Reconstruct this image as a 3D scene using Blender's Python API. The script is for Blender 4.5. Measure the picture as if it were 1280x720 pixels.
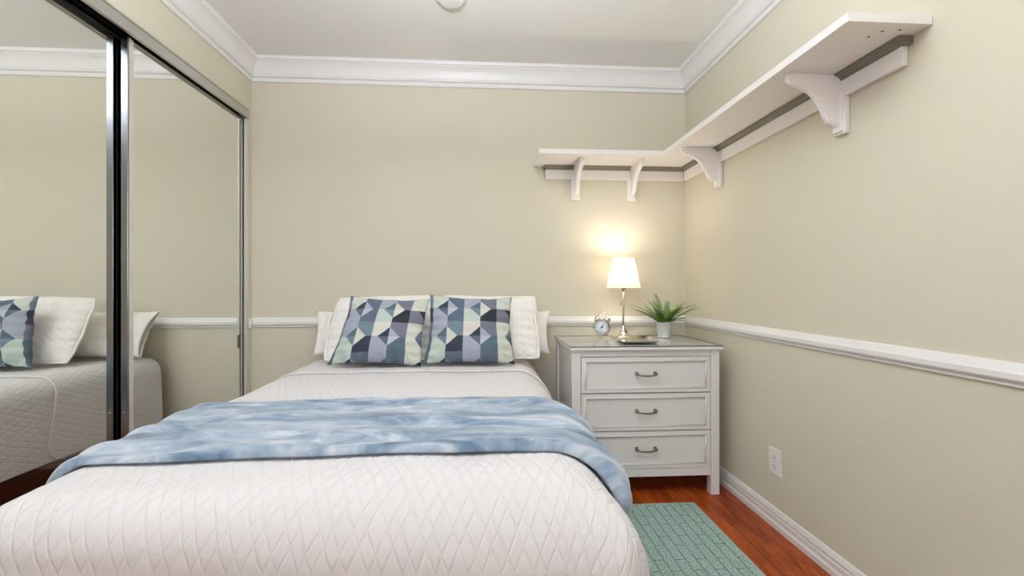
import bpy, bmesh, math, random
from mathutils import Vector, Matrix, noise
random.seed(7)
for o in list(bpy.data.objects):
    bpy.data.objects.remove(o)
SC = bpy.context.scene
COL = SC.collection

# ------------------------------------------------------------------ camera, world, light, exposure
CAM_H = 1.092
YAW = math.atan(36.5 / 569.0)
cd = bpy.data.cameras.new('camera')
cd.sensor_width = 36.0
cd.lens = 569.0 / 1280.0 * 36.0
cd.shift_y = -1.0 / 1280.0
cd.clip_start = 0.02
cam = bpy.data.objects.new('camera', cd)
COL.objects.link(cam)
cam.location = (0, 0, CAM_H)
cam.rotation_euler = (math.pi / 2, 0, -YAW)
SC.camera = cam

SC.view_settings.view_transform = 'Standard'
SC.view_settings.look = 'None'
SC.view_settings.gamma = 1.0
SC.view_settings.use_curve_mapping = False
SC.view_settings.exposure = 0.0
SC.cycles.use_denoising = True
SC.cycles.max_bounces = 10
SC.cycles.diffuse_bounces = 6
SC.cycles.glossy_bounces = 6
SC.cycles.sample_clamp_indirect = 6.0

wd = bpy.data.worlds.new('world')
SC.world = wd
wd.use_nodes = True
wd.node_tree.nodes['Background'].inputs[0].default_value = (0.75, 0.86, 1.0, 1)
wd.node_tree.nodes['Background'].inputs[1].default_value = 1.0


def area_light(name, loc, rot, sx, sy, watts, col):
    l = bpy.data.lights.new(name, 'AREA')
    l.shape = 'RECTANGLE'
    l.size = sx
    l.size_y = sy
    l.energy = watts
    l.color = col
    o = bpy.data.objects.new(name, l)
    COL.objects.link(o)
    o.location = loc
    o.rotation_euler = rot
    return o


WIN_X0, WIN_X1, WIN_Z0, WIN_Z1 = -1.30, 0.10, 1.00, 2.25
REAR = -2.4
# daylight from an unseen rear-wall opening behind the camera, added to light the room
area_light('added_window_light', ((WIN_X0 + WIN_X1) / 2, REAR - 0.02, (WIN_Z0 + WIN_Z1) / 2),
           (math.radians(90), 0, 0), WIN_X1 - WIN_X0, WIN_Z1 - WIN_Z0, 30, (0.80, 0.91, 1.0))
# added uplight, unseen above the bed foot, so the ceiling lights the room
pl = bpy.data.lights.new('added_ceiling_fill', 'AREA')
pl.shape = 'DISK'
pl.size = 0.5
pl.energy = 77
pl.color = (0.83, 0.915, 1.0)
po = bpy.data.objects.new('added_ceiling_fill', pl)
COL.objects.link(po)
po.location = (-0.12, 0.80, 1.98)
po.rotation_euler = (math.pi, 0, 0)


# ------------------------------------------------------------------ helpers
def lin(c):
    c = c / 255.0
    return c / 12.92 if c <= 0.04045 else ((c + 0.055) / 1.055) ** 2.4


def rgb(r, g, b):
    return (lin(r), lin(g), lin(b), 1.0)


class S:
    """a shader socket with arithmetic"""
    def __init__(self, nt, sock):
        self.nt, self.s = nt, sock

    def op(self, name, *others, clamp=False):
        n = self.nt.nodes.new('ShaderNodeMath')
        n.operation = name
        n.use_clamp = clamp
        for i, x in enumerate((self,) + others):
            if isinstance(x, S):
                self.nt.links.new(x.s, n.inputs[i])
            else:
                n.inputs[i].default_value = x
        return S(self.nt, n.outputs[0])

    def __add__(self, o): return self.op('ADD', o)
    def __sub__(self, o): return self.op('SUBTRACT', o)
    def __mul__(self, o): return self.op('MULTIPLY', o)
    def __truediv__(self, o): return self.op('DIVIDE', o)
    def frac(self): return self.op('FRACT')
    def abs(self): return self.op('ABSOLUTE')
    def min(self, o): return self.op('MINIMUM', o)
    def max(self, o): return self.op('MAXIMUM', o)
    def sm(self, a, b):
        n = self.nt.nodes.new('ShaderNodeMapRange')
        n.interpolation_type = 'SMOOTHSTEP'
        self.nt.links.new(self.s, n.inputs[0])
        n.inputs[1].default_value = a
        n.inputs[2].default_value = b
        return S(self.nt, n.outputs[0])


class Mat:
    def __init__(self, name, col=(0.8, 0.8, 0.8, 1), rough=0.5, metal=0.0, **kw):
        self.m = bpy.data.materials.new(name)
        self.m.use_nodes = True
        self.nt = self.m.node_tree
        self.b = self.nt.nodes['Principled BSDF']
        self.b.inputs['Base Color'].default_value = col
        self.b.inputs['Roughness'].default_value = rough
        self.b.inputs['Metallic'].default_value = metal
        for k, v in kw.items():
            self.b.inputs[k.replace('_', ' ')].default_value = v

    def node(self, t, **kw):
        n = self.nt.nodes.new(t)
        for k, v in kw.items():
            setattr(n, k, v)
        return n

    def link(self, a, b):
        self.nt.links.new(a.s if isinstance(a, S) else a, b)

    def coord(self, which='Object', scale=(1, 1, 1), rot=(0, 0, 0)):
        tc = self.node('ShaderNodeTexCoord')
        mp = self.node('ShaderNodeMapping')
        mp.inputs['Scale'].default_value = scale
        mp.inputs['Rotation'].default_value = rot
        self.link(tc.outputs[which], mp.inputs[0])
        return mp.outputs[0]

    def xyz(self, vec):
        n = self.node('ShaderNodeSeparateXYZ')
        self.link(vec, n.inputs[0])
        return [S(self.nt, o) for o in n.outputs]

    def noise(self, vec, scale, detail=2.0, rough=0.5, dist=0.0):
        n = self.node('ShaderNodeTexNoise')
        n.inputs['Scale'].default_value = scale
        n.inputs['Detail'].default_value = detail
        n.inputs['Roughness'].default_value = rough
        n.inputs['Distortion'].default_value = dist
        self.link(vec, n.inputs['Vector'])
        return S(self.nt, n.outputs['Fac'])

    def ramp(self, fac, stops):
        n = self.node('ShaderNodeValToRGB')
        e = n.color_ramp.elements
        while len(e) > 1:
            e.remove(e[-1])
        e[0].position, e[0].color = stops[0]
        for p, c in stops[1:]:
            x = e.new(p)
            x.color = c
        self.link(fac, n.inputs[0])
        return n.outputs[0]

    def mix(self, fac, a, b, mode='MIX'):
        n = self.node('ShaderNodeMix', data_type='RGBA', blend_type=mode)
        for x, i in ((fac, 0), (a, 6), (b, 7)):
            if isinstance(x, (tuple, float, int)):
                n.inputs[i].default_value = x
            else:
                self.link(x, n.inputs[i])
        return n.outputs[2]

    def color(self, sock):
        self.link(sock, self.b.inputs['Base Color'])

    def bump(self, h, strength=0.3, dist=0.01):
        n = self.node('ShaderNodeBump')
        n.inputs['Strength'].default_value = strength
        n.inputs['Distance'].default_value = dist
        self.link(h, n.inputs['Height'])
        self.link(n.outputs[0], self.b.inputs['Normal'])


def make_obj(name, verts, faces, mat, parent=None, smooth=False, uvs=None, origin=None, mats=None, fmat=None):
    """one mesh object; verts in world space, stored relative to its thing's origin"""
    me = bpy.data.meshes.new(name)
    if origin is None:
        p = parent
        while p is not None and p.parent is not None:
            p = p.parent
        origin = p.location if p is not None else Vector((0, 0, 0))
    origin = Vector(origin)
    me.from_pydata([tuple(Vector(v) - origin) for v in verts], [], faces)
    for m in (mats or [mat]):
        me.materials.append(m.m if isinstance(m, Mat) else m)
    if fmat:
        me.polygons.foreach_set('material_index', fmat)
    if uvs is not None:
        uv = me.uv_layers.new(name='UVMap')
        for l in me.loops:
            uv.data[l.index].uv = uvs[l.vertex_index]
    if smooth:
        me.polygons.foreach_set('use_smooth', [True] * len(me.polygons))
    me.update()
    o = bpy.data.objects.new(name, me)
    COL.objects.link(o)
    if parent is not None:
        o.parent = parent
    else:
        o.location = origin
    return o


class MB:
    """collects shapes into one mesh"""
    def __init__(self):
        self.v, self.f, self.sm = [], [], []

    def add(self, vs, fs, smooth=False):
        k = len(self.v)
        self.v += [tuple(x) for x in vs]
        self.f += [tuple(i + k for i in f) for f in fs]
        self.sm += [smooth] * len(fs)
        return self

    def bm(self, bm, smooth=False):
        bm.verts.index_update()
        self.add([v.co.copy() for v in bm.verts], [[v.index for v in f.verts] for f in bm.faces], smooth)
        bm.free()
        return self

    def box(self, x0, x1, y0, y1, z0, z1, bev=0.0, seg=2):
        bm = bmesh.new()
        bmesh.ops.create_cube(bm, size=1.0)
        bmesh.ops.scale(bm, vec=(x1 - x0, y1 - y0, z1 - z0), verts=bm.verts)
        bmesh.ops.translate(bm, vec=((x0 + x1) / 2, (y0 + y1) / 2, (z0 + z1) / 2), verts=bm.verts)
        if bev > 0:
            bmesh.ops.bevel(bm, geom=list(bm.edges), offset=bev, segments=seg, profile=0.5, affect='EDGES')
        return self.bm(bm)

    def lathe(self, prof, cx, cy, seg=40, smooth=True, cap=True):
        vs, fs = [], []
        n = len(prof)
        for i in range(seg):
            a = 2 * math.pi * i / seg
            for r, z in prof:
                vs.append((cx + r * math.cos(a), cy + r * math.sin(a), z))
        for i in range(seg):
            j = (i + 1) % seg
            for k in range(n - 1):
                fs.append((i * n + k, j * n + k, j * n + k + 1, i * n + k + 1))
        if cap:
            fs.append(tuple(i * n for i in reversed(range(seg))))
            fs.append(tuple(i * n + n - 1 for i in range(seg)))
        return self.add(vs, fs, smooth)

    def tube(self, pts, rad, seg=10, smooth=True, closed=False):
        pts = [Vector(p) for p in pts]
        n = len(pts)
        rads = rad if isinstance(rad, (list, tuple)) else [rad] * n
        vs, fs = [], []
        prev = None
        for i, p in enumerate(pts):
            t = (pts[(i + 1) % n] - pts[i - 1]) if (closed or 0 < i < n - 1) else (pts[1] - pts[0] if i == 0 else pts[-1] - pts[-2])
            t.normalize()
            if prev is None:
                a = t.orthogonal().normalized()
            else:
                a = (prev - t * prev.dot(t))
                a = a.normalized() if a.length > 1e-6 else t.orthogonal().normalized()
            prev = a
            b = t.cross(a)
            for k in range(seg):
                th = 2 * math.pi * k / seg
                vs.append(p + (a * math.cos(th) + b * math.sin(th)) * rads[i])
        m = n if closed else n - 1
        for i in range(m):
            for k in range(seg):
                i2, k2 = (i + 1) % n, (k + 1) % seg
                fs.append((i * seg + k, i * seg + k2, i2 * seg + k2, i2 * seg + k))
        if not closed:
            fs.append(tuple(reversed(range(seg))))
            fs.append(tuple((n - 1) * seg + k for k in range(seg)))
        return self.add(vs, fs, smooth)

    def prism(self, poly, p0, ax, ay, depth):
        """polygon (a,b) in plane p0+a*ax+b*ay extruded by the vector depth"""
        p0, ax, ay, depth = Vector(p0), Vector(ax), Vector(ay), Vector(depth)
        n = len(poly)
        vs = [p0 + ax * a + ay * b for a, b in poly] + [p0 + ax * a + ay * b + depth for a, b in poly]
        fs = [tuple(range(n)), tuple(reversed(range(n, 2 * n)))]
        fs += [(i, i + n, (i + 1) % n + n, (i + 1) % n) for i in range(n)]
        return self.add(vs, fs)

    def grid(self, nu, nv, fn, smooth=True):
        vs = [fn(i / nu, j / nv) for j in range(nv + 1) for i in range(nu + 1)]
        fs = [(j * (nu + 1) + i, j * (nu + 1) + i + 1, (j + 1) * (nu + 1) + i + 1, (j + 1) * (nu + 1) + i)
              for j in range(nv) for i in range(nu)]
        return self.add(vs, fs, smooth)

    def build(self, name, mat, parent=None, origin=None, uvs=None, fix=True):
        o = make_obj(name, self.v, self.f, mat, parent, False, uvs, origin)
        o.data.polygons.foreach_set('use_smooth', self.sm)
        if fix:
            bm = bmesh.new()
            bm.from_mesh(o.data)
            bmesh.ops.recalc_face_normals(bm, faces=bm.faces)
            bm.to_mesh(o.data)
            bm.free()
        return o


def tag(o, label, cat, group=None, kind=None):
    o['label'] = label
    if cat:
        o['category'] = cat
    if group:
        o['group'] = group
    if kind:
        o['kind'] = kind
    return o


def thing(name, loc, label, cat, group=None):
    o = bpy.data.objects.new(name, None)
    o.empty_display_size = 0.05
    COL.objects.link(o)
    o.location = loc
    return tag(o, label, cat, group)


def struct(o):
    o['kind'] = 'structure'
    return o


# ------------------------------------------------------------------ materials
wall_m = Mat('wall_paint', rgb(212, 205, 186), 0.75)
v = wall_m.coord('Object')
wall_m.bump(wall_m.noise(v, 95, 3, 0.6), 0.22, 0.004)
ceil_m = Mat('ceiling_paint', rgb(232, 230, 227), 0.85)
v = ceil_m.coord('Object')
ceil_m.bump(ceil_m.noise(v, 70, 4, 0.65), 0.3, 0.006)
trim_m = Mat('white_trim_paint', rgb(232, 229, 227), 0.35)
white_m = Mat('white_furniture_paint', rgb(224, 220, 219), 0.38)
shelf_m = Mat('white_shelf_paint', rgb(241, 236, 234), 0.42)
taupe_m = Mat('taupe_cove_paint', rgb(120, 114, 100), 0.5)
dark_m = Mat('painted_closet_shade', rgb(22, 20, 16), 0.8)  # near-black colour stands in for the unlit closet inside
black_m = Mat('painted_gap_shade', rgb(14, 14, 12), 0.6)  # black that paints in the shade of gaps and recesses
mirror_m = Mat('mirror_glass', (0.93, 0.945, 0.915, 1), 0.0, 1.0)
alu_m = Mat('bright_aluminium', rgb(156, 158, 164), 0.2, 1.0)
alu2_m = Mat('satin_aluminium', rgb(200, 198, 192), 0.35, 0.75)
chrome_m = Mat('polished_chrome', rgb(225, 222, 218), 0.12, 1.0)
nickel_m = Mat('brushed_nickel', rgb(190, 184, 174), 0.25, 1.0)
pewter_m = Mat('antique_pewter', rgb(150, 136, 124), 0.35, 1.0)
plastic_m = Mat('white_plastic', rgb(238, 234, 230), 0.35)
slot_m = Mat('dark_slot', rgb(40, 36, 32), 0.7)
sheet_m = Mat('white_cotton', rgb(240, 234, 228), 0.9, Sheen_Weight=0.15)
v = sheet_m.coord('Object')
sheet_m.bump(sheet_m.noise(v, 14, 4, 0.6, 0.6), 0.25, 0.02)
mattress_m = Mat('mattress_ticking', rgb(214, 208, 198), 0.9)
bedframe_m = Mat('black_bed_frame', rgb(24, 22, 21), 0.6)


def quilt_material(name, col, per, slope, off, width, strength, dist, fine, rot=False):
    m = Mat(name, col, 0.9)
    tc = m.node('ShaderNodeUVMap')
    x, y, _ = m.xyz(tc.outputs[0])
    x = x + (m.noise(tc.outputs[0], 9, 2) - 0.5) * 0.012
    if rot:
        x, y = y, x
    h = None
    for sg in (1.0, -1.0):
        a = ((x + y * (sg / slope)) / per + 50.0).frac()
        for o in off:
            d = (a - o).abs()
            d = d.min((d * -1.0) + 1.0) * per
            g = d.sm(0.0, width)
            h = g if h is None else h.min(g)
    n = m.noise(tc.outputs[0], fine, 3, 0.6)
    m.bump(h + n * 0.7, strength, dist)
    return m


quilt_m = quilt_material('white_quilted_cotton', rgb(218, 214, 214), 0.066, 2.3, (0.0, 0.40), 0.0050, 0.40, 0.004, 85)
sham_m = quilt_material('white_quilted_sham', rgb(243, 238, 233), 0.05, 0.8, (0.0,), 0.008, 0.5, 0.004, 70)

floor_m = Mat('red_brown_laminate', rough=0.3, Specular_IOR_Level=0.25)
v = floor_m.coord('Object', (1, 1, 1), (0, 0, math.pi / 2))
br = floor_m.node('ShaderNodeTexBrick', offset=0.37, squash=1.0)
br.inputs['Scale'].default_value = 1.0
br.inputs['Color1'].default_value = (0.25, 0.25, 0.25, 1)
br.inputs['Color2'].default_value = (0.75, 0.75, 0.75, 1)
br.inputs['Mortar'].default_value = (0, 0, 0, 1)
br.inputs['Mortar Size'].default_value = 0.0015
br.inputs['Brick Width'].default_value = 1.15
br.inputs['Row Height'].default_value = 0.19
floor_m.link(v, br.inputs['Vector'])
gv = floor_m.coord('Object', (9, 1.3, 1))
g1 = floor_m.noise(gv, 2.2, 6, 0.65, 1.4)
g2 = floor_m.noise(floor_m.coord('Object', (60, 3, 1)), 2.0, 3, 0.6, 0.4)
mixf = g1 * 0.75 + g2 * 0.2 + S(floor_m.nt, br.outputs['Color']) * 0.14
c = floor_m.ramp(mixf, [(0.32, rgb(56, 20, 8)), (0.44, rgb(116, 45, 14)), (0.55, rgb(152, 66, 22)), (0.70, rgb(186, 94, 40))])
c = floor_m.mix(br.outputs['Fac'], c, rgb(46, 18, 8))
floor_m.color(c)
floor_m.bump(S(floor_m.nt, br.outputs['Fac']) * -1.0, 0.4, 0.002)

rug_m = Mat('teal_cotton_rug', rough=0.95)
v = rug_m.coord('Object', (1, 1, 1), (0, 0, math.pi / 2))
br = rug_m.node('ShaderNodeTexBrick', offset=0.42, offset_frequency=2)
br.inputs['Scale'].default_value = 1.0
br.inputs['Mortar Size'].default_value = 0.0022
br.inputs['Mortar Smooth'].default_value = 0.5
br.inputs['Brick Width'].default_value = 0.17
br.inputs['Row Height'].default_value = 0.043
br.inputs['Color1'].default_value = (0.4, 0.4, 0.4, 1)
br.inputs['Color2'].default_value = (0.6, 0.6, 0.6, 1)
rug_m.link(v, br.inputs['Vector'])
n1 = rug_m.noise(rug_m.coord('Object'), 260, 2, 0.7)
n2 = rug_m.noise(rug_m.coord('Object', (1, 2.2, 1)), 90, 2, 0.6)
c = rug_m.ramp(n1 * 0.6 + n2 * 0.4, [(0.36, rgb(92, 120, 113)), (0.5, rgb(148, 175, 166)), (0.64, rgb(208, 226, 217))])
c = rug_m.mix(S(rug_m.nt, br.outputs['Fac']) * 0.7, c, rgb(66, 90, 84))
rug_m.color(c)
rug_m.bump((S(rug_m.nt, br.outputs['Fac']) * -1.2) + n1 * 0.8, 0.8, 0.006)
rugedge_m = Mat('pale_rug_binding', rgb(156, 178, 168), 0.95)

throw_m = Mat('blue_plush', rough=0.85, Sheen_Weight=0.6, Sheen_Roughness=0.4)
tcv = throw_m.node('ShaderNodeUVMap')
mp = throw_m.node('ShaderNodeMapping')
mp.inputs['Scale'].default_value = (1.8, 5.2, 1)
throw_m.link(tcv.outputs[0], mp.inputs[0])
n1 = throw_m.noise(mp.outputs[0], 2.0, 5, 0.6, 1.5)
n2 = throw_m.noise(tcv.outputs[0], 24, 3, 0.6, 0.5)
n3 = throw_m.noise(tcv.outputs[0], 320, 2, 0.6)
c = throw_m.ramp(n1 * 0.82 + n2 * 0.14 + n3 * 0.04, [(0.36, rgb(88, 110, 133)), (0.45, rgb(122, 141, 162)), (0.54, rgb(158, 171, 187)), (0.64, rgb(200, 205, 212))])
throw_m.color(c)
throw_m.bump(n2 * 0.5 + n3 * 0.35, 0.45, 0.006)

# ------------------------------------------------------------------ room
XL, XR, YB, H = -1.435, 1.333, 2.925, 2.503
T = 0.1
struct(MB().box(XL - 0.9, XR + T, REAR - T, YB + T, -0.1, 0.0).build('floor', floor_m))
struct(MB().box(XL - 0.9, XR + T, REAR - T, YB + T, H, H + 0.1).build('ceiling', ceil_m))
struct(MB().box(XL - 0.9, XR + T, YB, YB + T, 0.0, H).build('wall_back', wall_m))
struct(MB().box(XR, XR + T, REAR, YB, 0.0, H).build('wall_right', wall_m))
DY0, DY1, DZ = 1.06, 2.893, 2.178
wl = MB()
wl.box(XL - T, XL, DY1, YB, 0, H)
wl.box(XL - T, XL, DY0, DY1, DZ, H)
wl.box(XL - T, XL, REAR, DY0, 0, H)
struct(wl.build('wall_left', wall_m))
wc = MB()
wc.box(XL - 0.75, XL - 0.7, DY0 - 0.2, YB, 0, H)
wc.box(XL - 0.7, XL - T, DY0 - 0.25, DY0 - 0.2, 0, H)
struct(wc.build('wall_closet', dark_m))
wr = MB()
wr.box(XL - T, WIN_X0, REAR - T, REAR, 0, H)
wr.box(WIN_X1, XR + T, REAR - T, REAR, 0, H)
wr.box(WIN_X0, WIN_X1, REAR - T, REAR, 0, WIN_Z0)
wr.box(WIN_X0, WIN_X1, REAR - T, REAR, WIN_Z1, H)
struct(wr.build('wall_rear', wall_m))
wf = MB()
for a, b in ((WIN_X0, WIN_X0 + 0.05), (WIN_X1 - 0.05, WIN_X1), (-0.625, -0.575)):
    wf.box(a, b, REAR - 0.09, REAR - 0.05, WIN_Z0, WIN_Z1)
wf.box(WIN_X0, WIN_X1, REAR - 0.09, REAR - 0.05, WIN_Z0, WIN_Z0 + 0.05)
wf.box(WIN_X0, WIN_X1, REAR - 0.09, REAR - 0.05, WIN_Z1 - 0.05, WIN_Z1)
struct(wf.build('added_window_1', trim_m))  # unseen frame, added with the daylight that comes through it


def moulding(name, wall, prof, a0=None, a1=None, mitre0=True, mitre1=True):
    """profile (out, z) run along a wall; ends mitred at the room's corners"""
    n = len(prof)
    vs = []
    for end in (0, 1):
        for out, z in prof:
            if wall == 'back':
                x = (XL if a0 is None else a0) + (out if mitre0 else 0) if end == 0 else (XR if a1 is None else a1) - (out if mitre1 else 0)
                vs.append((x, YB - out, z))
            elif wall == 'right':
                y = (YB if a1 is None else a1) - (out if mitre1 else 0) if end else (REAR if a0 is None else a0) + (out if mitre0 else 0)
                vs.append((XR - out, y, z))
            elif wall == 'left':
                y = (YB if a1 is None else a1) - (out if mitre1 else 0) if end else (REAR if a0 is None else a0) + (out if mitre0 else 0)
                vs.append((XL + out, y, z))
            else:
                x = XR - out if end else XL + out
                vs.append((x, REAR + out, z))
    fs = [tuple(range(n)), tuple(reversed(range(n, 2 * n)))]
    fs += [(i, (i + 1) % n, (i + 1) % n + n, i + n) for i in range(n)]
    return struct(MB().add(vs, fs).build(name, trim_m))


crown = [(0, 2.365), (0.012, 2.365), (0.0145, 2.369), (0.0145, 2.387), (0.008, 2.389), (0.008, 2.392), (0.018, 2.394), (0.022, 2.399),
         (0.019, 2.405), (0.022, 2.409), (0.0245, 2.420), (0.029, 2.436), (0.036, 2.452), (0.045, 2.465), (0.054, 2.473), (0.058, 2.475),
         (0.058, 2.481), (0.068, 2.483), (0.071, 2.490), (0.072, H), (0, H)]
moulding('trim_1', 'back', crown)
moulding('trim_2', 'left', crown)
moulding('trim_3', 'right', crown)
moulding('trim_4', 'rear', crown)
rail = [(0, 0.841), (0.006, 0.841), (0.009, 0.844), (0.009, 0.849), (0.005, 0.852), (0.005, 0.856), (0.017, 0.858), (0.019, 0.862),
        (0.019, 0.877), (0.016, 0.882), (0.007, 0.902), (0, 0.903)]
moulding('trim_5', 'back', rail)
moulding('trim_6', 'right', rail)
moulding('trim_7', 'left', rail, DY1 + 0.001, None, False, True)
base = [(0, 0), (0.017, 0), (0.017, 0.022), (0.013, 0.030), (0.012, 0.032), (0.012, 0.052), (0.0095, 0.055), (0.0095, 0.060), (0.012, 0.063),
        (0.011, 0.070), (0.008, 0.078), (0.007, 0.083), (0.004, 0.088), (0, 0.088)]
moulding('baseboard_back', 'back', base)
moulding('baseboard_right', 'right', base)
moulding('baseboard_left', 'left', base, DY1 + 0.001, None, False, True)

# ------------------------------------------------------------------ closet: header track and two sliding mirror doors
tr = MB()
tr.box(XL - 0.014, XL + 0.006, DY0, DY1 - 0.004, 2.128, 2.172, 0.0015)
tr.box(XL - 0.002, XL + 0.010, DY0, DY1 - 0.004, 2.172, 2.181, 0.0015)
tr.box(XL - 0.002, XL + 0.009, DY0, DY1 - 0.004, 2.123, 2.131, 0.0015)
o = struct(tr.build('trim_8', alu2_m))
tk = MB()
tk.box(XL - 0.098, XL - 0.015, DY0, DY1 - 0.004, 2.172, 2.177)
tk.box(XL - 0.0525, XL - 0.0505, DY0, DY1 - 0.004, 2.135, 2.173)
tk.box(XL - 0.098, XL - 0.095, DY0, DY1 - 0.004, 2.118, 2.173)
tk.build('inner_track', black_m, o)  # track coloured black in place of the shade inside it
tb = MB()
tb.box(XL - 0.095, XL - 0.005, DY0, DY1 - 0.004, 0.0, 0.010, 0.002)
struct(tb.build('trim_9', alu_m))
jamb_m = Mat('pale_aluminium', rgb(214, 209, 198), 0.4, 0.15)


jm = MB()
jm.box(XL - 0.012, XL - 0.001, DY1 - 0.021, DY1 - 0.0005, 0.011, 2.122)
jm_o = struct(jm.build('trim_10', jamb_m))
MB().box(XL - 0.095, XL - 0.0125, DY1 - 0.006, DY1 - 0.0005, 0.011, 2.17).build('jamb_channel', jamb_m, jm_o)


def mirror_door(name, y0, y1, xf, xb, label):
    z0, z1 = 0.012, 2.126
    d = tag(bpy.data.objects.new(name, None), label, None)
    d['kind'] = 'structure'
    COL.objects.link(d)
    d.location = (xf, (y0 + y1) / 2, z0)
    MB().box(xb + 0.002, xf - 0.001, y0 + 0.004, y1 - 0.004, z0 + 0.01, z1 - 0.004).build('mirror_panel', mirror_m, d)
    for a, b in ((y0, y0 + 0.034), (y1 - 0.004, y1)):
        s = MB()
        if a != y0:
            s.box(xb, xf + 0.002, a, b, z0, z1)
        if a == y0:
            s.box(xb, xf + 0.003, a, a + 0.008, z0, z1, 0.001)
            s.build('stile_edge', alu_m, d)
            s = MB()
            s.box(xf - 0.002, xf + 0.002, a + 0.0085, a + 0.020, z0, z1, 0.0008)
            s.box(xf - 0.002, xf + 0.0015, a + 0.0205, b, z0, z1, 0.0008)
        s.build('stile', jamb_m if a == y0 else black_m, d)  # far stile blackened to paint the shadow gap at the jamb
    for a, b in ((z0, z0 + 0.03), (z1 - 0.004, z1)):
        MB().box(xb, xf + 0.0015, y0 + 0.02, y1 - 0.012, a, b).build('rail', alu_m if a == z0 else black_m, d)  # top rail blackened to paint the dark gap under the header
    return d


d1 = mirror_door('door_1', 1.972, 2.886, -1.462, -1.486, 'mirrored sliding closet door with slim metal frame, nearest the back wall')
d2 = mirror_door('door_2', 1.07, 2.02, -1.500, -1.522, 'mirrored sliding closet door overlapping behind its neighbour, at left edge')
fp = MB()
fp.box(-1.463, -1.459, 2.825, 2.828, 0.728, 0.806)
fp.box(-1.463, -1.459, 2.825, 2.868, 0.803, 0.806)
f_o = fp.build('finger_pull', alu_m, d1)
MB().box(-1.463, -1.4605, 2.828, 2.840, 0.728, 0.803).build('pull_recess_shade', black_m, f_o)  # flat black strip painted in as the shade of a recess
for zz in (0.575,):
    s = MB()
    s.tube([(-1.474, 1.9722, zz), (-1.474, 1.9705, zz)], 0.004, 12)
    s.build('screw', chrome_m, d1)

# ------------------------------------------------------------------ bed
BXC, BHW, BF, BHD, BZ, BHEM = -0.325, 0.680, 0.905, 2.845, 0.664, 0.285
RL, RR = 0.080, 0.175          # edge softness: closet side, chest side


def etot(r):
    return r * math.pi / 2 + (BZ - BHEM - r)


LUL, LUR = BHW - RL, BHW - 0.018 - RR      # where the flat top ends


def foot_r(u):
    t = max(0.0, min(1.0, (u + 0.55) / 1.0))
    return 0.095 + 0.085 * t * t * (3 - 2 * t)


def over(u):
    return max(0.0, u - LUR, -u - LUL)


def drape(u, v, off=0.0, flare=0.05, wave=0.006):
    """flat cloth coordinates -> point on the made bed (u across from the centre, v along Y)"""
    RF = foot_r(u)
    LV = BF + RF
    eu, ev = over(u), max(0.0, LV - v)
    ru = RR if u > 0 else RL
    bx = max(-LUL, min(LUR, u))
    by = max(LV, v)
    crown_z = 0.006 * (1 - (bx / BHW) ** 2)
    if eu <= 0 and ev <= 0:
        return Vector((BXC + bx, by, BZ + off + crown_z)), Vector((0, 0, 1))
    hy = (eu ** 3.2 + ev ** 3.2) ** (1 / 3.2)
    dx, dy = math.copysign(eu / hy, u), -ev / hy
    hh = math.hypot(eu, ev)
    R_ = math.hypot(eu / hh * ru, ev / hh * RF)
    e = max(eu / etot(ru), ev / etot(RF)) * etot(R_)
    if e < R_ * math.pi / 2:
        a = e / R_
        h, z = (R_ + off) * math.sin(a), BZ - R_ + (R_ + off) * math.cos(a)
    else:
        a = math.pi / 2
        r = e - a * R_
        w = wave * math.sin((v if eu > ev else u) * 8.5) * (r / 0.3)
        h, z = R_ + off + flare * r + w, BZ - R_ - r
    if u > 0 and eu > 0:                       # the cloth kicks out towards the foot corner
        t = max(0.0, min(1.0, (1.10 - v) / 0.22))
        h += 0.034 * t * t * (3 - 2 * t) * min(1.0, eu / 0.16) * (1 if dx > 0.5 else dx * 2)
    return Vector((BXC + bx + dx * h, by + dy * h, z + crown_z * math.cos(a))), Vector((dx * math.sin(a), dy * math.sin(a), math.cos(a)))


bed = thing('bed', (BXC, (BF + BHD) / 2, 0), 'full size bed under a white quilted coverlet between mirrored closet and chest', 'bed')
mt = MB()
mt.box(BXC - BHW + 0.04, BXC + BHW - 0.09, BF + 0.10, BHD - 0.006, 0.40, 0.635, 0.11, 6)
mt.build('mattress', mattress_m, bed)
bs = MB()
bs.box(BXC - BHW + 0.04, BXC + BHW - 0.06, BF + 0.06, BHD - 0.006, 0.30, 0.41, 0.012, 2)
bs.build('box_spring', mattress_m, bed)
fr = MB()
fr.box(BXC - BHW + 0.04, BXC - BHW + 0.07, BF + 0.06, BHD - 0.01, 0.26, 0.298)
fr.box(BXC + BHW - 0.07, BXC + BHW - 0.04, BF + 0.06, BHD - 0.01, 0.26, 0.298)
for yy in (BF + 0.06, (BF + BHD) / 2, BHD - 0.05):
    fr.box(BXC - BHW + 0.07, BXC + BHW - 0.07, yy, yy + 0.03, 0.265, 0.298)
fr.build('bed_frame', bedframe_m, bed)
for sx in (-1, 1):
    for yy in (BF + 0.2, BHD - 0.2):
        lx = BXC + sx * (BHW - 0.12)
        MB().box(lx - 0.02, lx + 0.02, yy - 0.02, yy + 0.02, 0.0, 0.268).build('leg', bedframe_m, bed)


def quilt_puff(u, v, per=0.066, slope=2.3, off=(0.0, 0.40)):
    h = 1.0
    for sg in (1, -1):
        a = ((u + sg * v / slope) / per) % 1.0
        for o in off:
            d = abs(a - o)
            d = min(d, 1 - d) * per
            h = min(h, d / 0.014)
    h = min(1.0, h)
    return math.sqrt(h)


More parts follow.
